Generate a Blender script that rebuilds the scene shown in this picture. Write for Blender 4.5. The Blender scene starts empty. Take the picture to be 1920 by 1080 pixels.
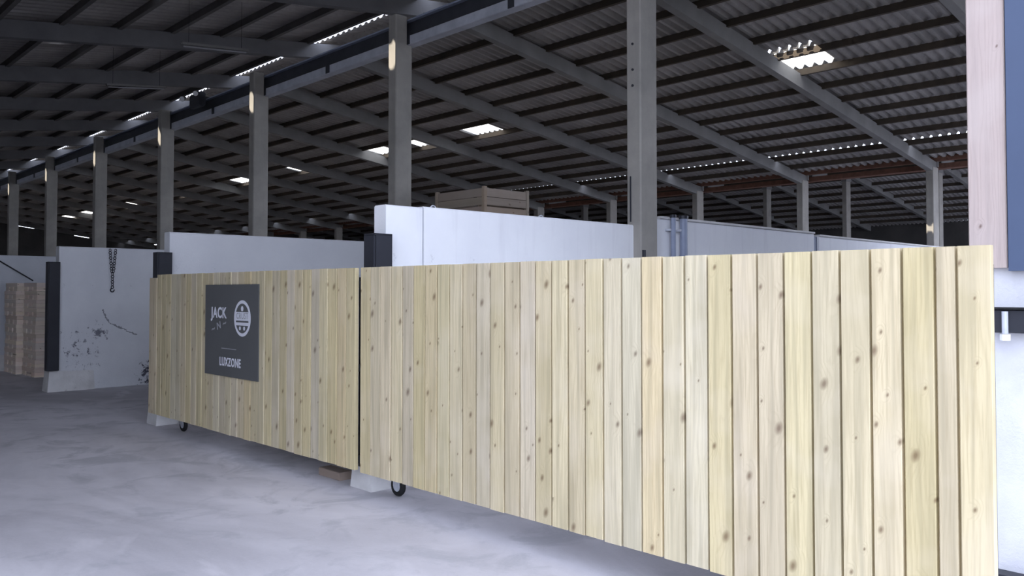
import bpy, bmesh, math, random
from mathutils import Vector, Matrix
random.seed(7)
C = bpy.context.scene.collection
scene = bpy.context.scene

# ------------------------------------------------------------------ camera, sky, exposure
# world axes: X runs across the shed (away from the aisle into the bays), Y runs along the aisle, Z up, metres
cam_data = bpy.data.cameras.new('camera'); cam = bpy.data.objects.new('camera', cam_data); C.objects.link(cam)
FPX = 1560.0; YAW = math.radians(43.7); PITCH = math.radians(1.5)
cam.location = (0, 0, 1.65)
cam.rotation_euler = (math.pi/2 + PITCH, 0, -YAW)
cam_data.sensor_width = 36; cam_data.lens = FPX/1920*36
cam_data.shift_y = -0.01867
cam_data.clip_start = 0.05; cam_data.clip_end = 400
scene.camera = cam
world = bpy.data.worlds.new('overcast_sky'); scene.world = world; world.use_nodes = True
bg = world.node_tree.nodes['Background']
bg.inputs['Color'].default_value = (0.73, 0.80, 1.0, 1); bg.inputs['Strength'].default_value = 4.35
sun_data = bpy.data.lights.new('sun', 'SUN'); sun = bpy.data.objects.new('sun', sun_data); C.objects.link(sun)
sun_data.energy = 14.0; sun_data.angle = math.radians(0.53); sun_data.color = (1.0, 0.90, 0.76)
SUN = Vector((1.0, -1.3, -1.49))           # direction the sunlight travels
sun.rotation_euler = SUN.to_track_quat('-Z', 'Y').to_euler()
scene.view_settings.view_transform = 'Standard'; scene.view_settings.look = 'None'
scene.view_settings.gamma = 1; scene.view_settings.use_curve_mapping = False
scene.view_settings.exposure = 0.0

# ------------------------------------------------------------------ dimensions
S = 4.61                                   # bay length
WALL0 = 5.77                               # near face of the first partition wall
RV, RZ, SL = 12.2, 8.5, 0.137              # ridge position, sheet height at the ridge, slope
EAVE = 29.7; LEFT_EAVE = -5.3
PER = 0.262                                # one wave of the roof sheets
U0, U1 = 14*PER, 313*PER                   # front and far end of the shed
def sheet_z(v): return RZ - SL*abs(v-RV)

# ------------------------------------------------------------------ materials
def new_mat(name, rough=0.8, spec=0.3, metal=0.0):
    m = bpy.data.materials.new(name); m.use_nodes = True
    nt = m.node_tree; b = nt.nodes['Principled BSDF']
    b.inputs['Roughness'].default_value = rough; b.inputs['Metallic'].default_value = metal
    b.inputs['Specular IOR Level'].default_value = spec
    return m, nt, b
def N(nt, t, **kw):
    n = nt.nodes.new(t)
    for k, v in kw.items():
        if k in n.inputs: n.inputs[k].default_value = v
        else: setattr(n, k, v)
    return n
def L(nt, a, b): nt.links.new(a, b)
def math_n(nt, op, a, b=None, clamp=False):
    n = nt.nodes.new('ShaderNodeMath'); n.operation = op; n.use_clamp = clamp
    for i, x in enumerate((a, b)):
        if x is None: continue
        if isinstance(x, (int, float)): n.inputs[i].default_value = x
        else: L(nt, x, n.inputs[i])
    return n.outputs[0]
def ramp(nt, fac, stops, interp='LINEAR'):
    r = nt.nodes.new('ShaderNodeValToRGB'); r.color_ramp.interpolation = interp
    e = r.color_ramp.elements
    while len(e) < len(stops): e.new(0.5)
    for i, (p, c) in enumerate(stops):
        e[i].position = p; e[i].color = (*c, 1) if len(c) == 3 else c
    L(nt, fac, r.inputs[0]); return r.outputs[0]
def mix(nt, fac, a, b, mode='MIX'):
    n = nt.nodes.new('ShaderNodeMix'); n.data_type = 'RGBA'; n.blend_type = mode
    for s, x in ((0, fac), (6, a), (7, b)):
        if isinstance(x, (int, float)): n.inputs[s].default_value = x
        elif isinstance(x, tuple): n.inputs[s].default_value = (*x, 1)
        else: L(nt, x, n.inputs[s])
    return n.outputs[2]
def coords(nt, kind='Object', scale=(1, 1, 1), offset_random=False, loc=(0, 0, 0)):
    tc = N(nt, 'ShaderNodeTexCoord'); mp = N(nt, 'ShaderNodeMapping')
    mp.inputs['Scale'].default_value = scale; mp.inputs['Location'].default_value = loc
    src = tc.outputs[kind]
    if offset_random:
        oi = N(nt, 'ShaderNodeObjectInfo'); va = N(nt, 'ShaderNodeVectorMath', operation='ADD')
        cx = N(nt, 'ShaderNodeCombineXYZ')
        L(nt, math_n(nt, 'MULTIPLY', oi.outputs['Random'], 71.0), cx.inputs[0])
        L(nt, math_n(nt, 'MULTIPLY', oi.outputs['Random'], 37.0), cx.inputs[1])
        L(nt, math_n(nt, 'MULTIPLY', oi.outputs['Random'], 53.0), cx.inputs[2])
        L(nt, src, va.inputs[0]); L(nt, cx.outputs[0], va.inputs[1]); src = va.outputs[0]
    L(nt, src, mp.inputs[0]); return mp.outputs[0]
def noise(nt, vec, scale, detail=4, rough=0.55, dist=0.0):
    n = N(nt, 'ShaderNodeTexNoise'); n.inputs['Scale'].default_value = scale; n.inputs['Detail'].default_value = detail
    n.inputs['Roughness'].default_value = rough; n.inputs['Distortion'].default_value = dist
    L(nt, vec, n.inputs['Vector']); return n.outputs['Fac']
def bump(nt, b, h, strength, dist=0.01):
    n = N(nt, 'ShaderNodeBump'); n.inputs['Strength'].default_value = strength; n.inputs['Distance'].default_value = dist
    L(nt, h, n.inputs['Height']); L(nt, n.outputs[0], b.inputs['Normal'])

def wood_mat(name, base, dark, knot, tint_a, tint_b, along='z', knot_amount=1.0, grain=0.5, vary=0.22, across='y', hue=0.03, streak=0.5):
    """sawn softwood: growth-ring lines along the board, knots that bend them, one tint per board"""
    m, nt, b = new_mat(name, 0.75, 0.25)
    sc = {'x': 0, 'y': 1, 'z': 2}
    vec = coords(nt, 'Object', offset_random=True)
    sep = N(nt, 'ShaderNodeSeparateXYZ'); L(nt, vec, sep.inputs[0])
    la, ac = sep.outputs[sc[along]], sep.outputs[sc[across]]
    cb = N(nt, 'ShaderNodeCombineXYZ')
    L(nt, math_n(nt, 'MULTIPLY', ac, 1.0), cb.inputs[0]); L(nt, math_n(nt, 'MULTIPLY', la, 0.13), cb.inputs[1])
    stretched = cb.outputs[0]
    ck = N(nt, 'ShaderNodeCombineXYZ')
    L(nt, math_n(nt, 'ADD', math_n(nt, 'MULTIPLY', ac, 7.4), math_n(nt, 'MULTIPLY', la, 3.6)), ck.inputs[0])
    L(nt, math_n(nt, 'SUBTRACT', math_n(nt, 'MULTIPLY', la, 4.2), math_n(nt, 'MULTIPLY', ac, 3.0)), ck.inputs[1])
    vo = N(nt, 'ShaderNodeTexVoronoi'); vo.voronoi_dimensions = '2D'; vo.inputs['Scale'].default_value = 1.0
    vo.inputs['Randomness'].default_value = 1.0
    L(nt, ck.outputs[0], vo.inputs['Vector'])
    d = vo.outputs['Distance']
    cs = N(nt, 'ShaderNodeSeparateColor'); L(nt, vo.outputs['Color'], cs.inputs[0])
    on = math_n(nt, 'GREATER_THAN', cs.outputs[0], 1.0-0.36*knot_amount)
    size = math_n(nt, 'ADD', math_n(nt, 'MULTIPLY', math_n(nt, 'POWER', cs.outputs[1], 2.0), 0.13), 0.045)
    rel = math_n(nt, 'DIVIDE', d, size)
    core = math_n(nt, 'MULTIPLY', on, math_n(nt, 'SUBTRACT', 1.25, rel, clamp=True))
    halo = math_n(nt, 'MULTIPLY', on, math_n(nt, 'SUBTRACT', 1.0, math_n(nt, 'MULTIPLY', rel, 0.26), clamp=True))
    warp = noise(nt, stretched, 7.0, 2)
    fine = noise(nt, stretched, 160.0, 3)
    phase = math_n(nt, 'ADD', math_n(nt, 'MULTIPLY', ac, 260.0), math_n(nt, 'MULTIPLY', warp, 42.0))
    phase = math_n(nt, 'ADD', phase, math_n(nt, 'MULTIPLY', halo, 14.0))
    ring = math_n(nt, 'ADD', math_n(nt, 'MULTIPLY', math_n(nt, 'SINE', phase), 0.5), 0.5)
    ring = math_n(nt, 'POWER', ring, 2.5)
    g = math_n(nt, 'ADD', math_n(nt, 'MULTIPLY', ring, 0.55*grain), math_n(nt, 'MULTIPLY', math_n(nt, 'SUBTRACT', fine, 0.5), 0.9*grain), clamp=True)
    col = mix(nt, g, base, dark)
    cw = N(nt, 'ShaderNodeCombineXYZ')
    L(nt, math_n(nt, 'MULTIPLY', ac, 1.0), cw.inputs[0]); L(nt, math_n(nt, 'MULTIPLY', la, 0.035), cw.inputs[1])
    wide = noise(nt, cw.outputs[0], 26.0, 2, 0.5)
    col = mix(nt, math_n(nt, 'MULTIPLY', ramp(nt, wide, [(0.45, (0, 0, 0)), (0.66, (1, 1, 1))]), streak), col, tint_a)
    thin = noise(nt, cw.outputs[0], 90.0, 2, 0.5)
    col = mix(nt, math_n(nt, 'MULTIPLY', ramp(nt, thin, [(0.52, (0, 0, 0)), (0.68, (1, 1, 1))]), 0.5*streak), col, dark)
    big = noise(nt, stretched, 3.2, 2)
    col = mix(nt, math_n(nt, 'MULTIPLY', ramp(nt, big, [(0.42, (0, 0, 0)), (0.62, (1, 1, 1))]), 0.45), col, tint_a)
    cloud = noise(nt, vec, 2.3, 3)
    col = mix(nt, math_n(nt, 'MULTIPLY', ramp(nt, cloud, [(0.5, (0, 0, 0)), (0.68, (1, 1, 1))]), 0.40), col, tint_b)
    col = mix(nt, math_n(nt, 'MULTIPLY', math_n(nt, 'POWER', halo, 2.0), 0.35), col, dark)
    col = mix(nt, math_n(nt, 'MULTIPLY', core, 0.85), col, knot)
    oi = N(nt, 'ShaderNodeObjectInfo')
    hsv = N(nt, 'ShaderNodeHueSaturation')
    L(nt, math_n(nt, 'ADD', math_n(nt, 'MULTIPLY', oi.outputs['Random'], vary), 1.0-vary/2), hsv.inputs['Value'])
    r2 = math_n(nt, 'FRACT', math_n(nt, 'MULTIPLY', oi.outputs['Random'], 17.3))
    L(nt, math_n(nt, 'ADD', math_n(nt, 'MULTIPLY', r2, hue), 0.5-hue/2), hsv.inputs['Hue'])
    r3 = math_n(nt, 'FRACT', math_n(nt, 'MULTIPLY', oi.outputs['Random'], 41.7))
    L(nt, math_n(nt, 'ADD', math_n(nt, 'MULTIPLY', r3, 0.36), 0.80), hsv.inputs['Saturation'])
    L(nt, col, hsv.inputs['Color']); L(nt, hsv.outputs[0], b.inputs['Base Color'])
    hgt = math_n(nt, 'SUBTRACT', math_n(nt, 'MULTIPLY', ring, -0.3), math_n(nt, 'MULTIPLY', core, 0.5))
    bump(nt, b, hgt, 0.25, 0.003)
    return m

def rough_mat(name, a, c, scale=2.0, rough=0.85, spots=None, spot_scale=8.0, spot_lo=0.62, bump_s=0.25, streak=None, extra=None):
    """mottled mineral or metal surface: two tones, optional spots of a third, fine relief"""
    m, nt, b = new_mat(name, rough, 0.25)
    vec = coords(nt, 'Object', offset_random=False)
    n1 = noise(nt, vec, scale, 6, 0.6)
    col = mix(nt, ramp(nt, n1, [(0.35, (0, 0, 0)), (0.68, (1, 1, 1))]), a, c)
    if streak:
        vs = coords(nt, 'Object', scale=(6, 6, 0.5))
        col = mix(nt, math_n(nt, 'MULTIPLY', ramp(nt, noise(nt, vs, 1.5, 4), [(0.55, (0, 0, 0)), (0.75, (1, 1, 1))]), 0.4), col, streak)
    if spots:
        n2 = noise(nt, vec, spot_scale, 5, 0.7)
        col = mix(nt, ramp(nt, n2, [(spot_lo, (0, 0, 0)), (spot_lo+0.06, (1, 1, 1))]), col, spots)
    if extra: col = extra(nt, col)
    L(nt, col, b.inputs['Base Color'])
    if bump_s: bump(nt, b, noise(nt, vec, 40.0, 5, 0.7), bump_s, 0.01)
    return m

M = {}
M['gate_wood'] = wood_mat('treated_pine', (0.655, 0.56, 0.36), (0.43, 0.352, 0.212), (0.20, 0.14, 0.085), (0.455, 0.39, 0.25), (0.66, 0.575, 0.425), grain=0.48, vary=0.14, hue=0.012, streak=0.9, knot_amount=1.15)
M['post_wood'] = wood_mat('weathered_board', (0.56, 0.46, 0.42), (0.38, 0.30, 0.27), (0.18, 0.12, 0.10), (0.48, 0.40, 0.37), (0.60, 0.52, 0.48), grain=0.45, knot_amount=0.35)
M['pallet_wood'] = wood_mat('pallet_wood', (0.86, 0.74, 0.62), (0.66, 0.55, 0.45), (0.25, 0.18, 0.12), (0.78, 0.68, 0.58), (0.85, 0.76, 0.66), along='x', across='z', grain=0.4)
M['crate_wood'] = wood_mat('crate_wood', (0.34, 0.27, 0.21), (0.32, 0.24, 0.17), (0.16, 0.10, 0.07), (0.28, 0.22, 0.17), (0.34, 0.28, 0.23), along='x', across='z', grain=0.6)
M['purlin_wood'] = rough_mat('purlin_timber', (0.088, 0.070, 0.053), (0.060, 0.050, 0.041), 1.5, 0.8)
M['purlin_grey'] = rough_mat('purlin_grey_timber', (0.16, 0.15, 0.145), (0.12, 0.115, 0.112), 1.5, 0.8)
M['concrete_column'] = rough_mat('column_concrete', (0.37, 0.35, 0.315), (0.275, 0.263, 0.24), 2.0, 0.85, streak=(0.25, 0.242, 0.225), bump_s=0.3)
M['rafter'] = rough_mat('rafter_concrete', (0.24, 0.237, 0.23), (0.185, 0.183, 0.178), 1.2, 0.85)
M['rafter_dim'] = rough_mat('dimmed_rafter', (0.19, 0.19, 0.195), (0.145, 0.145, 0.15), 1.2, 0.85)  # rafter tone with shade put in, for left slope and apex haunches
M['sheet'] = rough_mat('fibre_cement_sheet', (0.38, 0.365, 0.35), (0.27, 0.26, 0.25), 0.8, 0.9, streak=(0.18, 0.17, 0.165))
M['footing'] = rough_mat('footing_concrete', (0.72, 0.71, 0.70), (0.55, 0.54, 0.53), 3.0, 0.9, spots=(0.35, 0.34, 0.33), spot_scale=12, spot_lo=0.64)
M['dark_steel'] = rough_mat('painted_dark_steel', (0.035, 0.037, 0.045), (0.028, 0.029, 0.036), 3.0, 0.45, bump_s=0.03)
M['black_rubber'] = rough_mat('black_rubber', (0.012, 0.012, 0.013), (0.02, 0.02, 0.021), 20.0, 0.7, bump_s=0.0)
M['galv'] = rough_mat('galvanised_steel', (0.55, 0.57, 0.62), (0.42, 0.44, 0.49), 4.0, 0.45, bump_s=0.05)
M['rail_web'] = rough_mat('rail_web_steel', (0.05, 0.052, 0.06), (0.035, 0.037, 0.045), 4.0, 0.5, bump_s=0.05)
M['conduit'] = rough_mat('conduit_grey', (0.30, 0.34, 0.44), (0.24, 0.27, 0.36), 4.0, 0.5, bump_s=0.0)
M['cladding'] = rough_mat('blue_grey_cladding', (0.085, 0.115, 0.19), (0.075, 0.10, 0.165), 1.0, 0.5, bump_s=0.02)
M['yard'] = rough_mat('dark_yard', (0.12, 0.12, 0.125), (0.09, 0.09, 0.095), 1.0, 0.9)  # unseen yard ground, kept dark to cut bounce onto the gates
M['dark_wall'] = rough_mat('dark_boarding', (0.10, 0.095, 0.09), (0.07, 0.068, 0.066), 0.6, 0.9)
M['white_plastic'] = rough_mat('white_plastic', (0.85, 0.85, 0.85), (0.80, 0.80, 0.80), 3.0, 0.4, bump_s=0.0)
M['sign'] = rough_mat('sign_charcoal', (0.115, 0.118, 0.116), (0.105, 0.108, 0.107), 2.0, 0.5, bump_s=0.0)
M['sign_print'] = rough_mat('sign_print_white', (0.74, 0.75, 0.80), (0.72, 0.73, 0.78), 2.0, 0.5, bump_s=0.0)
M['sign_faint'] = rough_mat('sign_print_grey', (0.36, 0.365, 0.38), (0.34, 0.345, 0.36), 2.0, 0.5, bump_s=0.0)
M['rust'] = rough_mat('rusty_steel', (0.20, 0.10, 0.07), (0.13, 0.07, 0.05), 5.0, 0.8)

def seg_mark(nt, col, x0, z0, x1, z1, width, tone):
    """a scuff along a line on the wall (wall-local metres), with a ragged edge"""
    vec = coords(nt, 'Object'); sep = N(nt, 'ShaderNodeSeparateXYZ'); L(nt, vec, sep.inputs[0])
    w = math_n(nt, 'MULTIPLY', math_n(nt, 'SUBTRACT', noise(nt, vec, 9, 4, 0.7), 0.5), 0.16)
    dx, dz = x1-x0, z1-z0; ln = math.hypot(dx, dz); dx /= ln; dz /= ln
    px = math_n(nt, 'SUBTRACT', sep.outputs[0], x0); pz = math_n(nt, 'SUBTRACT', sep.outputs[2], z0)
    t = math_n(nt, 'ADD', math_n(nt, 'MULTIPLY', px, dx), math_n(nt, 'MULTIPLY', pz, dz))
    n = math_n(nt, 'ADD', math_n(nt, 'SUBTRACT', math_n(nt, 'MULTIPLY', pz, dx), math_n(nt, 'MULTIPLY', px, dz)), w)
    inside = math_n(nt, 'LESS_THAN', math_n(nt, 'ABSOLUTE', math_n(nt, 'SUBTRACT', t, ln/2)), ln/2)
    near = math_n(nt, 'LESS_THAN', math_n(nt, 'ABSOLUTE', n), width)
    return mix(nt, math_n(nt, 'MULTIPLY', math_n(nt, 'MULTIPLY', inside, near), 0.75), col, tone)
M['wall_white'] = rough_mat('limewashed_concrete', (0.88, 0.89, 0.90), (0.80, 0.81, 0.84), 1.1, 0.9, spots=(0.60, 0.60, 0.63), spot_scale=4.5, spot_lo=0.66, bump_s=0.25, streak=(0.66, 0.66, 0.69))
def blotch(nt, col, x0, z0, rx, rz, lo, tone):
    """scattered knocks in the limewash around one place on the wall"""
    vec = coords(nt, 'Object'); sep = N(nt, 'ShaderNodeSeparateXYZ'); L(nt, vec, sep.inputs[0])
    px = math_n(nt, 'DIVIDE', math_n(nt, 'SUBTRACT', sep.outputs[0], x0), rx); pz = math_n(nt, 'DIVIDE', math_n(nt, 'SUBTRACT', sep.outputs[2], z0), rz)
    r2 = math_n(nt, 'ADD', math_n(nt, 'MULTIPLY', px, px), math_n(nt, 'MULTIPLY', pz, pz))
    k = math_n(nt, 'SUBTRACT', noise(nt, vec, 9.0, 6, 0.75), math_n(nt, 'MULTIPLY', r2, 0.12))
    return mix(nt, ramp(nt, k, [(lo, (0, 0, 0)), (lo+0.05, (1, 1, 1))]), col, tone)
def marks(nt, col):
    col = blotch(nt, col, 0.32, 0.62, 0.45, 0.55, 0.53, (0.16, 0.16, 0.19))
    col = blotch(nt, col, 0.62, 0.95, 0.25, 0.25, 0.50, (0.18, 0.18, 0.21))
    col = blotch(nt, col, 1.55, 0.22, 0.30, 0.25, 0.44, (0.07, 0.07, 0.09))
    for a in ((0.68, 1.33, 0.80, 1.10, 0.012), (0.80, 1.10, 1.25, 0.88, 0.010)):
        col = seg_mark(nt, col, *a, (0.12, 0.12, 0.14))
    return col
M['wall_scuffed'] = rough_mat('scuffed_limewash', (0.70, 0.71, 0.73), (0.60, 0.61, 0.64), 1.1, 0.9, spots=(0.34, 0.34, 0.37), spot_scale=5.0, spot_lo=0.665, bump_s=0.3, extra=marks)
M['wall_second'] = rough_mat('dimmed_limewash', (0.72, 0.73, 0.75), (0.64, 0.65, 0.68), 1.1, 0.9, spots=(0.52, 0.52, 0.55), spot_scale=4.5, spot_lo=0.66, bump_s=0.25)  # limewash toned down so the second wall reads as less lit
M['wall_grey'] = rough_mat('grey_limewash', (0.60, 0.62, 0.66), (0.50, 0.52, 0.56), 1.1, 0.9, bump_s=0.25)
M['plinth'] = rough_mat('white_render', (0.72, 0.72, 0.735), (0.62, 0.62, 0.65), 3.0, 0.9, spots=(0.40, 0.40, 0.40), spot_scale=30, spot_lo=0.70, bump_s=0.4)

def floor_material():
    m, nt, b = new_mat('dusty_concrete_floor', 0.85, 0.25)
    vec = coords(nt, 'Object')
    v2 = coords(nt, 'Object', scale=(1.0, 0.45, 1.0))
    n1 = noise(nt, v2, 0.55, 6, 0.6, 0.6)
    col = mix(nt, ramp(nt, n1, [(0.36, (0, 0, 0)), (0.62, (1, 1, 1))]), (0.40, 0.385, 0.41), (0.70, 0.675, 0.71))
    n2 = noise(nt, vec, 1.7, 8, 0.65, 0.8)
    col = mix(nt, math_n(nt, 'MULTIPLY', ramp(nt, n2, [(0.50, (0, 0, 0)), (0.62, (1, 1, 1))]), 0.55), col, (0.31, 0.315, 0.34))
    n4 = noise(nt, v2, 0.9, 5, 0.55, 1.2)
    col = mix(nt, math_n(nt, 'MULTIPLY', ramp(nt, n4, [(0.56, (0, 0, 0)), (0.64, (1, 1, 1))]), 0.5), col, (0.70, 0.67, 0.70))
    n3 = noise(nt, vec, 45, 6, 0.75)
    col = mix(nt, math_n(nt, 'MULTIPLY', n3, 0.35), col, (0.70, 0.67, 0.70))
    L(nt, col, b.inputs['Base Color'])
    bump(nt, b, math_n(nt, 'ADD', math_n(nt, 'MULTIPLY', n3, 0.4), n2), 0.25, 0.02)
    return m
M['floor'] = floor_material()
def pane_material():
    m = bpy.data.materials.new('translucent_roof_pane'); m.use_nodes = True; nt = m.node_tree
    nt.nodes.remove(nt.nodes['Principled BSDF']); out = nt.nodes['Material Output']
    t = N(nt, 'ShaderNodeBsdfTranslucent'); t.inputs['Color'].default_value = (0.92, 0.92, 0.88, 1)
    d = N(nt, 'ShaderNodeBsdfDiffuse'); d.inputs['Color'].default_value = (0.8, 0.8, 0.76, 1)
    vec = coords(nt, 'Object'); f = math_n(nt, 'MULTIPLY', noise(nt, vec, 2.0, 4), 0.25)
    mx = N(nt, 'ShaderNodeMixShader'); L(nt, f, mx.inputs[0]); L(nt, t.outputs[0], mx.inputs[1]); L(nt, d.outputs[0], mx.inputs[2])
    L(nt, mx.outputs[0], out.inputs['Surface']); return m
M['pane'] = pane_material()

# ------------------------------------------------------------------ mesh helpers
class MB:
    def __init__(s): s.v = []; s.f = []
    def add(s, verts, faces):
        o = len(s.v); s.v += [tuple(x) for x in verts]; s.f += [tuple(i+o for i in f) for f in faces]; return s
    def box(s, x0, x1, y0, y1, z0, z1, ch=0.0, axis='z'):
        """box; ch > 0 chamfers the four edges that run along the given axis"""
        if ch <= 0:
            return s.add([(x0, y0, z0), (x1, y0, z0), (x1, y1, z0), (x0, y1, z0), (x0, y0, z1), (x1, y0, z1), (x1, y1, z1), (x0, y1, z1)],
                         [(0, 3, 2, 1), (4, 5, 6, 7), (0, 1, 5, 4), (1, 2, 6, 5), (2, 3, 7, 6), (3, 0, 4, 7)])
        if axis == 'z': a0, a1, b0, b1, c0, c1, mp = x0, x1, y0, y1, z0, z1, lambda a, b, c: (a, b, c)
        elif axis == 'x': a0, a1, b0, b1, c0, c1, mp = y0, y1, z0, z1, x0, x1, lambda a, b, c: (c, a, b)
        else: a0, a1, b0, b1, c0, c1, mp = z0, z1, x0, x1, y0, y1, lambda a, b, c: (b, c, a)
        pf = [(a0+ch, b0), (a1-ch, b0), (a1, b0+ch), (a1, b1-ch), (a1-ch, b1), (a0+ch, b1), (a0, b1-ch), (a0, b0+ch)]
        return s.prism([(mp(p, q, c0), mp(p, q, c1)) for p, q in pf])
    def prism(s, pairs):
        n = len(pairs)
        vs = [a for a, _ in pairs] + [b for _, b in pairs]
        return s.add(vs, [tuple(reversed(range(n))), tuple(range(n, 2*n))] + [(i, (i+1) % n, n+(i+1) % n, n+i) for i in range(n)])
    def tube(s, p0, p1, r, n=10, r2=None):
        p0, p1 = Vector(p0), Vector(p1); d = (p1-p0).normalized()
        a = d.orthogonal().normalized(); b = d.cross(a); r2 = r if r2 is None else r2
        return s.prism([(tuple(p0 + (a*math.cos(t)+b*math.sin(t))*r), tuple(p1 + (a*math.cos(t)+b*math.sin(t))*r2)) for t in [2*math.pi*i/n for i in range(n)]])
    def torus(s, c, axis, R, r, n=16, k=6, arc=2*math.pi, start=0.0):
        c = Vector(c); ax = Vector(axis).normalized(); a = ax.orthogonal().normalized(); b = ax.cross(a)
        closed = arc > 6.28; m = n if closed else n+1; vs = []; fs = []
        for i in range(m):
            t = start + arc*i/n; rad = a*math.cos(t)+b*math.sin(t)
            for j in range(k):
                q = 2*math.pi*j/k
                vs.append(tuple(c + rad*(R+r*math.cos(q)) + ax*(r*math.sin(q))))
        for i in range(n):
            for j in range(k):
                fs.append((i*k+j, ((i+1) % m)*k+j, ((i+1) % m)*k+(j+1) % k, i*k+(j+1) % k))
        return s.add(vs, fs)
    def mesh(s, name, origin=(0, 0, 0)):
        me = bpy.data.meshes.new(name); o = Vector(origin)
        me.from_pydata([tuple(Vector(v)-o) for v in s.v], [], s.f); me.update()
        bm = bmesh.new(); bm.from_mesh(me); bmesh.ops.recalc_face_normals(bm, faces=bm.faces); bm.to_mesh(me); bm.free()
        return me
def wpos(o):
    p = Vector((0, 0, 0))
    while o is not None: p += o.location; o = o.parent
    return p
def part(name, mb, m, parent=None, at=None, smooth=False):
    """link one mesh object; vertices of mb are in world metres, the origin goes to `at` (world)"""
    base = wpos(parent) if parent is not None else Vector((0, 0, 0))
    at = Vector(at) if at is not None else base
    me = mb.mesh(name, at); me.materials.append(m)
    if smooth:
        for p in me.polygons: p.use_smooth = True
    o = bpy.data.objects.new(name, me); C.objects.link(o)
    o.location = at-base; o.parent = parent
    return o
def tag(o, label=None, cat=None, group=None, kind=None):
    for k, v in (('label', label), ('category', cat), ('group', group), ('kind', kind)):
        if v: o[k] = v
    return o
def thing(name, loc, label, cat, group=None):
    o = bpy.data.objects.new(name, None); C.objects.link(o); o.location = loc; o.empty_display_size = 0.2
    return tag(o, label, cat, group)
def copy_thing(src, loc, label, rotz=None):
    r = src.copy(); C.objects.link(r); r.location = loc; r['label'] = label
    if rotz is not None: r.rotation_euler.z = rotz
    for ch in list(src.children):
        c = ch.copy(); C.objects.link(c); c.parent = r
        for g in list(ch.children):
            d = g.copy(); C.objects.link(d); d.parent = c
    return r
def structure(name, loc=(0, 0, 0), label=None):
    o = bpy.data.objects.new(name, None); C.objects.link(o); o.location = loc; o['kind'] = 'structure'
    if label: o['label'] = label
    return o

# ------------------------------------------------------------------ floor
fb = MB().box(-45, 75, -0.8, U1+6, -0.25, 0.0)
fl = part('floor', fb, M['floor']); fl['kind'] = 'structure'
yd = part('yard_ground', MB().box(-45, 75, -45, -0.805, -0.25, -0.01), M['yard']); yd['kind'] = 'structure'

# ------------------------------------------------------------------ roof: sheets, panes, rafters, purlins
roof = structure('ceiling', (RV, 0, 0))
AMP = 0.048
PROFILE = ((0.0, -1), (0.30, -1), (0.50, 1), (0.80, 1))          # trapezoid corrugation, one wave
PURLINS_R = [12.75] + [19.0+1.17*k for k in range(-5, 9)]
PANES = [(9.35, 10.6), (21.5, 22.9), (25.0, 26.3), (27.8, 29.0), (34.5, 35.8), (40.3, 41.8), (48.0, 50.0), (57.0, 59.3), (65.4, 67.6), (70.2, 72.2)]
def slope_sheets(vlines, zf, u0, u1, hole, amp=AMP):
    """quads of one bay's corrugated sheets; hole(u, v, crest) -> 'gap', 'pane' or None"""
    us = []
    i0 = round(u0/PER)
    for i in range(i0, round(u1/PER)+1):
        for p, s in PROFILE:
            u = (i+p)*PER
            if u0-1e-4 <= u <= u1+1e-4: us.append((u, s, p))
    sheet, pane = MB(), MB()
    nv = len(vlines)
    verts = [(v, u, zf(v)+amp*s) for u, s, p in us for v in vlines]
    fs, fp = [], []
    for a in range(len(us)-1):
        crest = us[a+1][1] > 0
        for b in range(nv-1):
            h = hole((us[a][0]+us[a+1][0])/2, (vlines[b]+vlines[b+1])/2, crest)
            q = (a*nv+b, (a+1)*nv+b, (a+1)*nv+b+1, a*nv+b+1)
            if h is None: fs.append(q)
            elif h == 'pane': fp.append(q)
    def pack(mb, faces):
        used = sorted({i for f in faces for i in f}); idx = {k: j for j, k in enumerate(used)}
        mb.add([verts[i] for i in used], [tuple(idx[i] for i in f) for f in faces])
    pack(sheet, fs); pack(pane, fp)
    return sheet, pane, bool(fp)
COLS = [5.665+4.62*k for k in range(12)]
def hole_right(u, v, crest):
    if 19.08 < v < 20.10:
        for a, b in PANES:
            if a < u < b: return 'pane'
    if 27.24 < v < 27.46: return 'gap'
    if 18.80 < v < 18.90 and 9.3 < u < 10.6: return 'gap'
    return None
def hole_left(u, v, crest):
    if 11.38 < v < 11.80 and u > 6: return 'gap'
    if 5.68 < v < 5.92 and any(abs(u-c-2.17) < 0.17 for c in COLS): return 'gap'     # gaps added in the sheet so the sun strikes the column heads
    return None
frames = [5.67+S*k for k in range(-1, 17)]
edges_u = [U0] + [round((f+0.1)/PER)*PER for f in frames[1:]] + [U1]
vr = [RV, 14.3, 16.6, 18.80, 18.90, 19.08, 20.10, 22.4, 24.8, 27.24, 27.46, EAVE+0.15]
vl = [RV, 11.80, 11.38, 8.7, 5.92, 5.68, 3.9, 1.7, -1.8, LEFT_EAVE-0.3]
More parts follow.
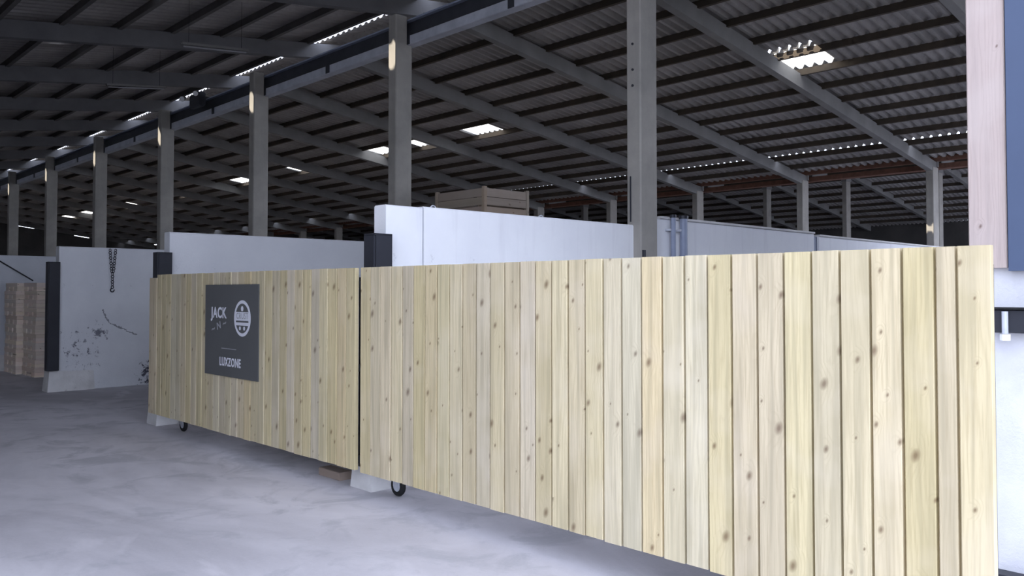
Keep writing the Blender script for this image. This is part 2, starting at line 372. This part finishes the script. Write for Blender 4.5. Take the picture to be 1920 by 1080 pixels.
for a, b in zip(edges_u[:-1], edges_u[1:]):
    for lines, hf in ((vr, hole_right), (vl[:7], hole_left), (vl[6:], hole_left)):
        sh, pn, has = slope_sheets(lines, sheet_z, 6*PER if (a == U0 and lines[-1] > 3) else a, b, hf, AMP if lines is vr else 0.028)   # unseen aisle roof edge, set back to let daylight onto gates and floor
        part('corrugated_sheet', sh, M['sheet'], roof)
        if has: part('skylight_pane', pn, M['pane'], roof)
    fc = MB()
    rows = [(27.225, 27.245, a, b)] + ([(18.89, 18.91, 9.3, 10.6)] if a < 9.3 < b else [])
    for v0, v1, ua, ub in rows:                                   # teeth added across the sheet gap to split the daylight into dots
        for i in range(math.ceil(ua/PER), math.floor(ub/PER)):
            fc.box(v0, v1, (i+0.02)*PER, (i+0.56)*PER, sheet_z(v0)-0.05, sheet_z(v0)+0.075)
    o = part('gap_teeth', fc, M['dark_wall'], roof); o['kind'] = 'stuff'
# ridge capping
rc = MB()
rc.add([(RV-0.25, U0, sheet_z(RV-0.25)+0.05), (RV, U0, RZ+0.07), (RV+0.25, U0, sheet_z(RV+0.25)+0.05), (RV-0.25, U1, sheet_z(RV-0.25)+0.05), (RV, U1, RZ+0.07), (RV+0.25, U1, sheet_z(RV+0.25)+0.05)],
       [(0, 1, 4, 3), (1, 2, 5, 4)])
part('ridge_cap', rc, M['sheet'], roof)
def slanted(u0, u1, v0, z0, v1, z1, d0, d1):
    """beam across the shed: top edge from (v0, z0) to (v1, z1), depths d0 and d1"""
    return MB().add([(v0, u0, z0-d0), (v0, u1, z0-d0), (v0, u1, z0), (v0, u0, z0), (v1, u0, z1-d1), (v1, u1, z1-d1), (v1, u1, z1), (v1, u0, z1)],
                    [(0, 1, 2, 3), (4, 7, 6, 5), (0, 3, 7, 4), (1, 5, 6, 2), (3, 2, 6, 7), (0, 4, 5, 1)])
for f in frames:
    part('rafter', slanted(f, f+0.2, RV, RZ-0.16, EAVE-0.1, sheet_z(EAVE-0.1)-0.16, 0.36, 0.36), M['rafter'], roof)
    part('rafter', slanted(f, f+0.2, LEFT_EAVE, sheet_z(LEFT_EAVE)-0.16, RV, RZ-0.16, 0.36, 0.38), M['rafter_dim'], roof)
    g = MB().add([(RV-0.75, f-0.01, sheet_z(RV-0.75)-0.45), (RV+0.75, f-0.01, sheet_z(RV+0.75)-0.45), (RV+0.3, f-0.01, RZ-0.66), (RV-0.3, f-0.01, RZ-0.66),
                  (RV-0.75, f+0.21, sheet_z(RV-0.75)-0.45), (RV+0.75, f+0.21, sheet_z(RV+0.75)-0.45), (RV+0.3, f+0.21, RZ-0.66), (RV-0.3, f+0.21, RZ-0.66)],
                 [(0, 3, 2, 1), (4, 5, 6, 7), (0, 1, 5, 4), (1, 2, 6, 5), (2, 3, 7, 6), (3, 0, 4, 7)])
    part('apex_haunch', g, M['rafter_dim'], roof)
for v in PURLINS_R:
    z = sheet_z(v)
    part('purlin', MB().box(v-0.045, v+0.045, U0, U1, z-0.20, z-0.035), M['purlin_wood'], roof)
for k in range(14):
    v = RV-1.0-1.19*k; z = sheet_z(v)
    part('purlin', MB().box(v-0.045, v+0.045, U0, U1, z-0.20, z-0.035), M['purlin_grey'], roof)
part('eave_beam', MB().box(EAVE-0.28, EAVE-0.12, U0, U1, 5.98, 6.14), M['rust'], roof)
part('valley_gutter', MB().box(EAVE+0.12, EAVE+0.5, U0, U1, 5.78, 5.95), M['rust'], roof)
# the neighbouring span beyond the outer columns
R2V, R2Z = 43.3, 8.15
def z2(v): return R2Z - 0.152*abs(v-R2V)
for a, b in zip(edges_u[:-1:2], edges_u[1::2][:len(edges_u[:-1:2])]):
    pass
for i in range(0, len(edges_u)-1, 2):
    a, b = edges_u[i], edges_u[min(i+2, len(edges_u)-1)]
    for lines in ([R2V, 39.0, 34.5, 29.80], [R2V, 48.0, 52.5, 57.0]):
        sh, _, _ = slope_sheets(lines, z2, a, b, lambda u, v, c: None)
        part('corrugated_sheet', sh, M['sheet'], roof)
for f in frames:
    part('rafter', slanted(f, f+0.2, 30.0, z2(30)-0.05, R2V, R2Z-0.05, 0.30, 0.30), M['rafter'], roof)
    part('rafter', slanted(f, f+0.2, R2V, R2Z-0.05, 57.0, z2(57)-0.05, 0.30, 0.30), M['rafter'], roof)
for k in range(1, 9):
    for s in (-1, 1):
        v = R2V+s*k*1.5; z = z2(v)
        part('purlin', MB().box(v-0.04, v+0.04, U0, U1, z-0.20, z-0.035), M['purlin_wood'], roof)

# ------------------------------------------------------------------ outer walls of the shed
def wall(name, mb, m, loc=(0, 0, 0)):
    o = part(name, mb, m, None, loc); o['kind'] = 'structure'; return o
wall('wall_left', MB().box(LEFT_EAVE-0.3, LEFT_EAVE, U0, U1, 0, 5.6), M['dark_wall'])
wall('wall_right', MB().box(57.0, 57.25, U0, U1, 0, 6.1), M['dark_wall'])
wf = MB()
def gable(mb, u0, u1, pts):
    """wall across the shed; pts = (v, top) from left to right"""
    for (va, za), (vb, zb) in zip(pts[:-1], pts[1:]):
        mb.add([(va, u0, 0), (vb, u0, 0), (vb, u0, zb), (va, u0, za), (va, u1, 0), (vb, u1, 0), (vb, u1, zb), (va, u1, za)],
               [(0, 1, 2, 3), (4, 7, 6, 5), (0, 4, 5, 1), (1, 5, 6, 2), (2, 6, 7, 3), (3, 7, 4, 0)])
    return mb
wall('wall_far', gable(MB(), U1-0.3, U1-0.1, [(LEFT_EAVE, sheet_z(LEFT_EAVE)-0.1), (RV, RZ-0.1), (13.6, sheet_z(13.6)-0.1)]), M['dark_wall'])
seg = [13.6, 15.2, 16.9, 18.2, 20.1, 21.2, 23.3, 24.6, 26.9, 28.2, EAVE]
gaps = [0.32, 0.26, 0.10, 0.34, 0.30, 0.12, 0.36, 0.30, 0.22, 0.12]
for i, gp in enumerate(gaps):
    wall('wall_far', gable(MB(), U1-0.3, U1-0.1, [(seg[i], sheet_z(seg[i])-gp), (seg[i+1], sheet_z(seg[i+1])-gp)]), M['dark_wall'])
wall('wall_far', gable(MB(), U1-0.3, U1-0.1, [(EAVE, 5.9), (R2V, R2Z-0.05), (57.0, 5.9)]), M['dark_wall'])

# pier at the mouth of the shed: white render below, blue-grey sheet and a weathered corner board above
PV = 5.5
pier = structure('wall_front', (PV, 1.6, 0))
part('plinth', MB().box(PV, PV+0.32, -1.5, 1.70, 0, 1.80, 0.012), M['plinth'], pier)
part('plinth', MB().box(PV+0.32, EAVE, 1.40, 1.65, 0, 1.80), M['plinth'], pier)
part('plinth', MB().box(3.87, PV, 1.72, 1.90, 0, 1.60), M['plinth'], pier)      # unseen return wall, added to keep daylight from under the gate
part('corner_board', MB().box(PV-0.045, PV+0.005, 1.515, 1.722, 1.785, 8.0, 0.006), M['post_wood'], pier)
part('corner_board', MB().box(PV+0.007, PV+0.30, 1.70, 1.725, 1.80, 8.0), M['post_wood'], pier)
part('cladding_sheet', MB().box(PV-0.06, PV+0.02, -1.5, 1.505, 1.765, 8.0), M['cladding'], pier)
wfb = MB(); gable(wfb, 1.40, 1.55, [(PV+0.3, sheet_z(PV)-0.25), (RV, RZ-0.25), (15.5, sheet_z(15.5)-0.25)])
part('gable_boarding', wfb, M['dark_wall'], pier)
part('lintel_blocker', MB().box(LEFT_EAVE, 5.3, U0-0.15, U0, 4.6, 6.4), M['dark_wall'], pier)  # unseen, added to lower the opening and dim the far bays
part('front_blocker', MB().box(LEFT_EAVE, -3.2, U0-0.15, U0, 0, 4.6), M['dark_wall'], pier)  # unseen, added to narrow the opening so light falls off faster
part('ground_channel', MB().box(PV-0.11, PV-0.005, -1.5, 1.62, -0.02, 0.012), M['dark_steel'], pier)

# ------------------------------------------------------------------ partition walls between the bays
def partition(i, mat, segs, label):
    u = WALL0+S*i
    w = structure('wall_partition', (4.05, u, 0), label)
    w.name = 'wall_partition' if i == 0 else 'wall_partition.%03d' % i
    for (a, b, z, du) in segs:
        part('wall_panel', MB().box(a, b, u+du, u+0.17, 0, z, 0.012, 'x'), mat, w, (a, u, 0))
    return w
w0 = partition(0, M['wall_white'], [(4.05, 4.435, 2.375, 0.0), (4.45, 7.68, 2.385, 0.0), (7.69, 11.70, 2.49, 0.02), (11.86, 17.5, 2.46, 0.02), (17.52, 23.0, 2.44, 0.02)], None)
part('joint_strip', MB().box(4.435, 4.45, WALL0+0.02, WALL0+0.15, 0, 2.37), M['conduit'], w0)
part('joint_strip', MB().box(11.70, 11.86, WALL0+0.05, WALL0+0.15, 0, 2.45), M['conduit'], w0)
part('coping', MB().box(7.9, 11.70, WALL0, WALL0+0.19, 2.49, 2.515), M['footing'], w0)
part('coping', MB().box(11.86, 17.5, WALL0, WALL0+0.19, 2.46, 2.485), M['footing'], w0)
partition(1, M['wall_second'], [(4.05, 7.68, 2.38, 0.0), (7.69, 12.4, 2.40, 0.0), (12.42, 18, 2.4, 0.0)], None)
partition(2, M['wall_scuffed'], [(4.05, 9.0, 2.38, 0.0), (9.02, 14, 2.38, 0.0)], None)
for i in range(3, 9):
    partition(i, M['wall_grey'], [(4.05, 9.0, 2.38, 0.0), (9.02, 14, 2.38, 0.0)], None)

# ------------------------------------------------------------------ concrete columns
ORD = ['first', 'second', 'third', 'fourth', 'fifth', 'sixth', 'seventh', 'eighth', 'ninth', 'tenth', 'eleventh', 'twelfth', 'thirteenth', 'fourteenth']
VC = 7.39
def make_column(u, label):
    t = thing('concrete_column', (VC+0.15, u+0.1, 0), label, 'column', 'notched columns under the steel rail')
    mb = MB().box(VC, VC+0.31, u, u+0.20, 0, 5.42, 0.015)
    part('shaft', mb, M['concrete_column'], t)
    part('notched_head', MB().box(VC, VC+0.215, u, u+0.20, 5.42, 5.86, 0.015), M['concrete_column'], t)
    return t
mid_labels = ['tall grey concrete column with a row of bolts, rising from the nearest white wall',
              'grey column standing behind the white wall end with the steel post, second in the rail row',
              'third grey column in the rail row, above the white wall behind the signed gate']
first = None
for k in range(12):
    u = 5.665+4.62*k
    lab = mid_labels[k] if k < 3 else '%s slender column from the camera in the row under the steel rail' % ORD[k]
    if first is None:
        first = make_column(u, lab)
    else:
        copy_thing(first, (VC+0.15, u+0.1, 0), lab)
for z in (4.95, 4.42, 4.13, 3.95):
    part('bolt', MB().tube((VC-0.012, 5.77, z), (VC+0.002, 5.77, z), 0.014, 8), M['dark_steel'], first)
part('conduit_pipe', MB().tube((VC-0.012, 5.80, 2.42), (VC-0.012, 5.80, 2.93), 0.009, 6), M['dark_steel'], first)
part('bracket', MB().box(VC+0.02, VC+0.06, 5.645, 5.666, 1.95, 2.10), M['dark_steel'], first)
# outer columns carry the rafter ends
VO = 29.2
out_first = None
for k in range(1, 11):
    u = 5.67+S*k; z = sheet_z(VO)-0.42
    lab = '%s column from the camera carrying the outer ends of the rafters' % ORD[k-1]
    if out_first is None:
        t = thing('outer_column', (VO+0.15, u+0.1, 0), lab, 'column', 'columns under the rafter ends')
        part('shaft', MB().box(VO-0.02, VO+0.46, u-0.02, u+0.22, 0, z+0.02, 0.015), M['concrete_column'], t)
        part('bearing_plate', MB().box(VO+0.36, VO+0.47, u-0.03, u+0.23, z+0.05, z+0.30), M['rafter'], t)
        out_first = t
    else: copy_thing(out_first, (VO+0.15, u+0.1, 0), lab)
far_first = None
for k in range(2, 9):
    u = 5.67+S*k
    lab = '%s column from the camera in the dark span beyond the rafter ends' % ORD[k-2]
    if far_first is None:
        t = thing('ridge_column', (43.3, u+0.1, 0), lab, 'column', 'columns of the neighbouring span')
        part('shaft', MB().box(43.05, 43.55, u-0.02, u+0.22, 0, 7.42, 0.015), M['concrete_column'], t)
        part('bearing_plate', MB().box(43.0, 43.6, u-0.04, u+0.24, 7.42, 7.78), M['rafter'], t)
        far_first = t
    else: copy_thing(far_first, (43.3, u+0.1, 0), lab)

# ------------------------------------------------------------------ steel rail along the column heads
rt = thing('steel_rail', (7.75, 30, 5.42), 'long galvanised steel rail running along the notched column heads', 'rail')
part('lower_flange', MB().box(7.61, 7.78, 2.0, 62, 5.425, 5.565, 0.01, 'y'), M['galv'], rt)
part('web', MB().box(7.69, 7.73, 2.0, 62, 5.565, 5.80), M['rail_web'], rt)
part('upper_flange', MB().box(7.62, 7.80, 2.0, 62, 5.80, 5.825), M['conduit'], rt)
for k in range(26):
    part('splice_plate', MB().box(7.602, 7.612, 3.3+2.31*k, 3.42+2.31*k, 5.43, 5.56), M['rail_web'], rt)

# ------------------------------------------------------------------ footings and dark steel gate posts
post_first = None
where = ['between the two wooden gates', 'at the far end of the gate with the sign', 'beside the pallet stacks', 'beyond the pallets']
for i in range(4):
    u = WALL0+S*i
    mb = MB().add([(3.90, u-0.02, 0), (4.62, u-0.02, 0), (4.62, u+0.29, 0), (3.90, u+0.29, 0), (3.93, u+0.0, 0.34), (4.60, u+0.0, 0.32), (4.60, u+0.27, 0.32), (3.93, u+0.27, 0.35)],
                  [(0, 3, 2, 1), (4, 5, 6, 7), (0, 1, 5, 4), (1, 2, 6, 5), (2, 3, 7, 6), (3, 0, 4, 7)])
    part('footing', mb, M['footing'], bpy.data.objects['wall_partition' if i == 0 else 'wall_partition.%03d' % i])
    lab = 'dark steel post on the footing ' + where[i]
    if post_first is None:
        p = thing('gate_post', (3.97, u-0.02, 0.35), lab, 'post', 'dark posts on the footing blocks')   # H-section: flanges and web
        part('web', MB().box(3.90, 4.045, u-0.02, u+0.0, 0.35, 2.10), M['dark_steel'], p)
        part('flange', MB().box(3.87, 3.90, u-0.085, u+0.055, 0.35, 2.11), M['dark_steel'], p)
        part('flange', MB().box(3.955, 4.045, u-0.10, u-0.075, 0.35, 2.115), M['dark_steel'], p)
        part('flange', MB().box(3.885, 3.955, u-0.10, u-0.085, 0.35, 2.11), M['dark_steel'], p)
        part('cap_plate', MB().box(3.87, 4.045, u-0.10, u+0.055, 2.105, 2.12), M['dark_steel'], p)
        post_first = p
    else:
        copy_thing(post_first, (3.97, u-0.02, 0.35), lab)

# ------------------------------------------------------------------ the two wooden gates
GV = 3.74
def plank(mb_u0, mb_u1, z0, z1, gate, dv, tilt):
    """one upright board: eased edges and a tongue on its far side that closes the joint"""
    g = 0.0062; t = 0.034
    a, b = mb_u0+g, mb_u1-g
    c = (a+b)/2; e = 0.0022
    prof = [(GV+dv+t, a), (GV+dv+e, a), (GV+dv, a+e), (GV+dv, b-e), (GV+dv+e, b), (GV+dv+0.029, b), (GV+dv+0.029, b+0.0135), (GV+dv+t, b+0.0135)]
    r = math.radians(tilt); out = []
    for v, u in prof:
        dvv, duu = v-GV, u-c
        out.append((GV+dvv*math.cos(r)-duu*math.sin(r), c+dvv*math.sin(r)+duu*math.cos(r)))
    mb = MB().prism([((v, u, z0), (v, u, z1)) for v, u in out])
    return part('plank', mb, M['gate_wood'], gate, (GV, c, (z0+z1)/2))
def caster(gate, u, v=3.985):
    cs = part('caster', MB().box(v-0.05, v+0.05, u-0.05, u+0.05, 0.20, 0.215), M['dark_steel'], gate)
    part('fork', MB().box(v-0.032, v-0.024, u-0.03, u+0.05, 0.085, 0.20).box(v+0.024, v+0.032, u-0.03, u+0.05, 0.085, 0.20), M['galv'], cs)
    w = MB().torus((v, u+0.02, 0.086), (1, 0, 0), 0.062, 0.024, 20, 8)
    part('wheel', w, M['black_rubber'], cs, smooth=True)
    part('hub', MB().tube((v-0.020, u+0.02, 0.086), (v+0.020, u+0.02, 0.086), 0.045, 14), M['galv'], cs)
    return cs
def gate(name, label, us, tops, bottoms, caster_us):
    t = thing(name, (GV, (us[0]+us[-1])/2, 0), label, 'gate', 'wooden bay gates')
    for a, b, z1, z0 in zip(us[1:], us[:-1], tops, bottoms):
        plank(min(a, b), max(a, b), z0, z1, t, random.uniform(-0.003, 0.003), random.uniform(-1.3, 1.3))
    lo, hi = min(us), max(us)
    for z in (0.28, 1.02, 1.70):
        part('back_rail', MB().box(GV+0.041, GV+0.078, lo+0.03, hi-0.03, z-0.03, z+0.03), M['dark_steel'], t)
    for u in (lo+0.05, (lo+hi)/2, hi-0.05):
        part('back_stile', MB().box(GV+0.080, GV+0.118, u-0.02, u+0.02, 0.215, 1.76), M['dark_steel'], t)
    for u in caster_us:
        part('caster_arm', MB().box(GV+0.080, 4.03, u-0.02, u+0.02, 0.215, 0.245), M['dark_steel'], t)
        caster(t, u)
    return t
near_us = [5.68-0.1412*k for k in range(15)] + [3.56, 3.425, 3.287, 3.145, 3.010, 2.868, 2.726, 2.583, 2.440, 2.298, 2.153, 2.010, 1.868, 1.729, 1.589, 1.452, 1.315, 1.229, 1.092]
near_us[15:] = near_us[15:]
n = len(near_us)-1
gate('wooden_gate', 'long plank gate without a sign, nearer to the camera', near_us, [1.836+random.uniform(-.0015, .0015) for _ in range(n)], [0.202+random.uniform(-.003, .003) for _ in range(n)], (5.47, 1.6))
far_us = [5.748+0.1401*k for k in range(31)] + [10.19]
n = len(far_us)-1
tops = [1.836+random.uniform(-.0015, .0015) for _ in range(n)]; tops[-1] = 1.80
gate('wooden_gate', 'plank gate carrying the charcoal sign, behind the nearer gate', far_us, tops, [0.204+random.uniform(-.003, .003) for _ in range(n)], (9.72,))
wb = thing('wooden_block', (4.0, 6.45, 0), 'flat brown wooden block lying under the near end of the signed gate', 'block')
part('offcut', MB().box(3.93, 4.06, 6.28, 6.62, 0, 0.07, 0.006, 'y'), M['crate_wood'], wb)

# ------------------------------------------------------------------ sign on the far gate
sv = GV-0.008
sg = thing('sign_board', (sv, 7.98, 1.247), 'charcoal rectangular sign with white lettering and round emblem, fixed on the gate', 'sign')
part('panel', MB().box(sv-0.006, sv+0.002, 7.385, 8.575, 0.785, 1.712), M['sign'], sg)
FACE = sv-0.0068
ROT = (math.pi/2, 0, -math.pi/2)
def lettering(name, s, u, z, size, width, mat, parent, bold=0.0, rot=0.0):
    cu = bpy.data.curves.new(name, 'FONT'); cu.body = s; cu.align_x = 'CENTER'; cu.align_y = 'CENTER'; cu.size = size
    cu.offset = bold; cu.space_character = 1.12; cu.extrude = 0.0006; cu.resolution_u = 3; cu.materials.append(mat)
    o = bpy.data.objects.new(name, cu); C.objects.link(o)
    o.parent = parent; o.location = Vector((FACE-0.0005, u, z))-wpos(parent); o.rotation_euler = ROT
    if rot: o.rotation_euler = (Matrix.Rotation(-math.pi/2, 4, 'Z') @ Matrix.Rotation(math.pi/2, 4, 'X') @ Matrix.Rotation(rot, 4, 'Z')).to_euler()
    bpy.context.view_layer.update()
    w = o.dimensions.x
    if w > 0: o.scale.x = width/w
    me = bpy.data.meshes.new_from_object(o.evaluated_get(bpy.context.evaluated_depsgraph_get()))
    r = bpy.data.objects.new(name, me); C.objects.link(r); r.parent = parent
    r.location = o.location; r.rotation_euler = o.rotation_euler; r.scale = o.scale
    bpy.data.objects.remove(o)
    return r
def flat(name, pts, mat, parent, lift=0.0, th=0.0008):
    """printed shape on the sign face; pts in (u, z), in order"""
    return part(name, MB().prism([((FACE-lift, u, z), (FACE-lift-th, u, z)) for u, z in pts]), mat, parent)
lettering('lettering', 'JACK', 8.25, 1.42, 0.150, 0.37, M['sign_print'], sg, 0.0045)
lettering('script', '~ N ~', 8.245, 1.29, 0.10, 0.34, M['sign_faint'], sg, 0.002, math.radians(14))
flat('divider_line', [(8.18, 1.062), (7.85, 1.062), (7.85, 1.070), (8.18, 1.070)], M['sign_faint'], sg)
lettering('lettering', 'LUXZONE', 7.985, 0.928, 0.118, 0.47, M['sign_print'], sg, 0.003)
ec = (7.72, 1.378); R = 0.178
def arc(r, a0, a1, n=24): return [(ec[0]-r*math.cos(math.radians(a0+(a1-a0)*i/n)), ec[1]+r*math.sin(math.radians(a0+(a1-a0)*i/n))) for i in range(n+1)]
em = part('emblem', MB().prism([((FACE, u, z), (FACE-0.0008, u, z)) for u, z in arc(R, 0, 360, 47)[:-1]]), M['sign_print'], sg)
def seg(z0, r=0.146, top=True, n=20):
    a = math.degrees(math.asin(max(-1, min(1, (z0-ec[1])/r))))
    return arc(r, a, 180-a, n) if top else arc(r, 180-a, 360+a, n)
flat('emblem_field', seg(ec[1]+0.062), M['sign'], em, 0.0010)
flat('emblem_field', seg(ec[1]-0.070, top=False), M['sign'], em, 0.0010)
flat('emblem_bar', [(ec[0]+0.13, ec[1]-0.022), (ec[0]-0.13, ec[1]-0.022), (ec[0]-0.135, ec[1]-0.040), (ec[0]+0.135, ec[1]-0.040)], M['sign'], em, 0.0010)
flat('emblem_dot', [(ec[0]-0.026*math.cos(t), ec[1]+0.095+0.026*math.sin(t)) for t in [i*math.pi/6 for i in range(12)]], M['sign_print'], em, 0.0020)
for du in (-0.045, 0.045):
    flat('emblem_dot', [(ec[0]+du-0.02*math.cos(t), ec[1]-0.098+0.02*math.sin(t)) for t in [i*math.pi/5 for i in range(10)]], M['sign_print'], em, 0.0020)
FACE_keep = FACE; FACE = FACE-0.0012
lettering('emblem_lettering', 'CRUST', ec[0], ec[1]+0.021, 0.085, 0.25, M['sign_faint'], em, 0.001)
FACE = FACE_keep

# ------------------------------------------------------------------ fittings on walls
hb = thing('hinge_bracket', (PV, 1.5, 1.39), 'black steel bracket bolted across the white rendered wall', 'bracket')
part('channel', MB().box(PV-0.09, PV-0.002, 1.18, 1.60, 1.405, 1.54, 0.006, 'y'), M['dark_steel'], hb)
part('top_plate', MB().box(PV-0.11, PV-0.002, 1.16, 1.61, 1.541, 1.553), M['black_rubber'], hb)
part('pin', MB().tube((PV-0.105, 1.515, 1.40), (PV-0.105, 1.515, 1.53), 0.017, 10), M['galv'], hb)
part('nut', MB().tube((PV-0.105, 1.515, 1.362), (PV-0.105, 1.515, 1.398), 0.027, 6), M['white_plastic'], hb)
for (v, r, s) in ((8.06, 0.03, 'narrower'), (8.27, 0.045, 'wider')):
    t = thing('conduit', (v, WALL0-0.07, 0), '%s blue-grey pipe running up the white wall beside the tall column' % s, 'pipe', 'pipes on the white wall')
    part('pipe', MB().tube((v, WALL0-0.06, 0), (v, WALL0-0.06, 2.50), r, 10), M['conduit'], t, smooth=False)
    for z in (0.6, 2.36):
        part('clip', MB().box(v-r-0.02, v+r+0.02, WALL0-0.05-r*0.3, WALL0+0.018, z-0.012, z+0.012), M['galv'], t)
    part('elbow_cap', MB().tube((v, WALL0-0.06, 2.50), (v, WALL0-0.06, 2.535), r*1.25, 10), M['dark_steel'], t)
# hanging chain on the scuffed wall
u3 = WALL0+2*S
ch = thing('hanging_chain', (4.88, u3-0.012, 1.75), 'dark chain hanging from the top edge of the scuffed wall', 'chain')
for j, (dx, n) in enumerate(((-0.045, 9), (0.045, 9), (0.0, 6))):
    for i in range(n):
        z = (2.36 if j < 2 else 2.36-0.045*9) - 0.045*i
        ax = (0, 1, 0) if i % 2 else (1, 0.6, 0)
        x = 4.88+dx*(1-(i/12 if j < 2 else 1))
        part('link', MB().torus((x, u3-0.016, z-0.02), ax, 0.022, 0.007, 8, 4), M['dark_steel'], ch)
part('hook', MB().torus((4.88, u3-0.012, 1.66), (0, 1, 0), 0.03, 0.010, 10, 5, math.pi*1.5, 0.5), M['dark_steel'], ch)
# lifting loops on the near wall top
for k, (v, s) in enumerate(((4.62, 'above the steel post'), (6.0, 'in front of the crates'))):
    t = thing('lifting_loop', (v, WALL0+0.08, 2.38), 'small wire lifting loop on the white wall top ' + s, 'loop', 'lifting loops')
    part('wire', MB().torus((v, WALL0+0.085, 2.375), (0, 1, 0), 0.035, 0.006, 12, 5), M['galv'], t)
# diagonal stay on the wall behind the pallets
st = thing('stay_cable', (4.05, WALL0+3*S-0.03, 1.6), 'thin dark stay slanting across the wall above the pallet stacks', 'cable')
part('cable', MB().tube((4.12, WALL0+3*S-0.018, 2.30), (4.8, WALL0+3*S-0.018, 1.86), 0.014, 6), M['dark_steel'], st)

# ------------------------------------------------------------------ lamps under the roof
fx = thing('floodlight', (7.62, 17.7, 5.83), 'small twin floodlight with pale heads mounted on the steel rail', 'lamp')
part('bracket', MB().box(7.40, 7.70, 17.55, 17.62, 5.83, 5.86), M['rail_web'], fx)
part('housing', MB().box(7.36, 7.50, 17.35, 17.85, 5.60, 5.90, 0.03, 'y'), M['rail_web'], fx)
for u in (17.45, 18.15):
    h = part('lamp_head', MB().tube((7.38, u, 5.90), (7.28, u-0.10, 5.84), 0.03, 10, 0.06), M['dark_steel'], fx)
    part('diffuser', MB().tube((7.28, u-0.10, 5.84), (7.272, u-0.108, 5.835), 0.055, 10), M['white_plastic'], h)
for (u, v0, v1, za, zb, s) in ((17.0, 6.83, 8.28, 6.72, 6.86, 'nearer'), (22.0, 6.97, 8.43, 6.79, 6.97, 'farther')):
    t = thing('strip_lamp', ((v0+v1)/2, u, za), '%s unlit strip lamp hanging under the dark roof' % s, 'lamp', 'strip lamps over the aisle')
    part('batten', slanted(u-0.04, u+0.04, v0, za+0.05, v1, zb+0.05, 0.05, 0.05), M['rafter'], t)
    part('tube', MB().tube((v0+0.04, u, za-0.03), (v1-0.04, u, zb-0.03), 0.016, 8), M['sign_faint'], t)
    for v, z in ((v0+0.15, za+0.015), (v1-0.15, zb-0.015)):
        part('hanger', MB().tube((v, u, z+0.05), (v, u, sheet_z(v)-0.03), 0.004, 5), M['black_rubber'], t)

# ------------------------------------------------------------------ crates behind the near wall
def make_crate(loc, label):
    x, y, z = loc; W, D, H = 0.94, 1.17, 0.800          # across, along, high
    t = thing('wooden_crate', loc, label, 'crate', 'stacked slatted crates')
    x0, x1, y0, y1 = x-W/2, x+W/2, y-D/2, y+D/2
    for cx in (x0, x1-0.06):
        for cy in (y0, y1-0.06):
            part('corner_post', MB().box(cx, cx+0.06, cy, cy+0.06, z, z+H, 0.005), M['crate_wood'], t)
    for cx in (x0+0.09, x1-0.19):
        part('runner', MB().box(cx, cx+0.10, y0+0.07, y1-0.07, z, z+0.09), M['crate_wood'], t)
    part('base', MB().box(x0+0.062, x1-0.062, y0+0.062, y1-0.062, z+0.095, z+0.115), M['crate_wood'], t)
    hs = [(0.13, 0.245), (0.26, 0.375), (0.39, 0.50), (0.525, 0.64), (0.65, 0.775)]
    for a, b in hs:
        for yy in (y0+0.008, y1-0.030):
            part('slat', MB().box(x0+0.061, x1-0.061, yy, yy+0.022, z+a, z+b), M['crate_wood'], t)
        for xx in (x0+0.008, x1-0.030):
            part('slat', MB().box(xx, xx+0.022, y0+0.061, y1-0.061, z+a, z+b), M['crate_wood'], t)
    return t
cx, cy = 8.177+0.47, 9.15+0.585
lv = ['topmost', 'second from top', 'third from top', 'bottom']
top = make_crate((cx, cy, 3.2-0.800), 'topmost slatted wooden crate of the stack showing above the white wall')
for j in range(1, 4):
    copy_thing(top, (cx, cy, (3.2-0.800)*(3-j)/3), '%s slatted wooden crate of the stack behind the white wall' % lv[j])

# ------------------------------------------------------------------ stacked pallets in the third bay
PH = 0.164; PWU, PWV = 0.90, 1.20
def make_pallet(loc, label):
    x, y, z = loc
    t = thing('pallet', loc, label, 'pallet', 'stacked wooden pallets')
    y0 = y-PWU/2
    for yy in (y0, y0+0.325, y0+0.65):
        part('skid', MB().box(x, x+PWV, yy, yy+0.25, z, z+0.030), M['pallet_wood'], t)
        part('block', MB().box(x+0.004, x+PWV-0.004, yy+0.01, yy+0.24, z+0.030, z+0.088), M['pallet_wood'], t)
    part('deck', MB().box(x, x+PWV, y0, y0+PWU, z+0.088, z+PH-0.003, 0.006, 'x'), M['pallet_wood'], t)
    return t
proto = None
names = ['stack beside the dark post', 'stack farther from the dark post']
for s_, (u, v) in enumerate(((18.15, 4.40), (19.07, 4.28))):
    for j in range(11):
        lab = 'wooden pallet, %s from the floor in the %s' % (ORD[j], names[s_])
        loc = (v+random.uniform(-.015, .015), u+random.uniform(-.008, .008), PH*j)
        if proto is None: proto = make_pallet(loc, lab)
        else: copy_thing(proto, loc, lab)
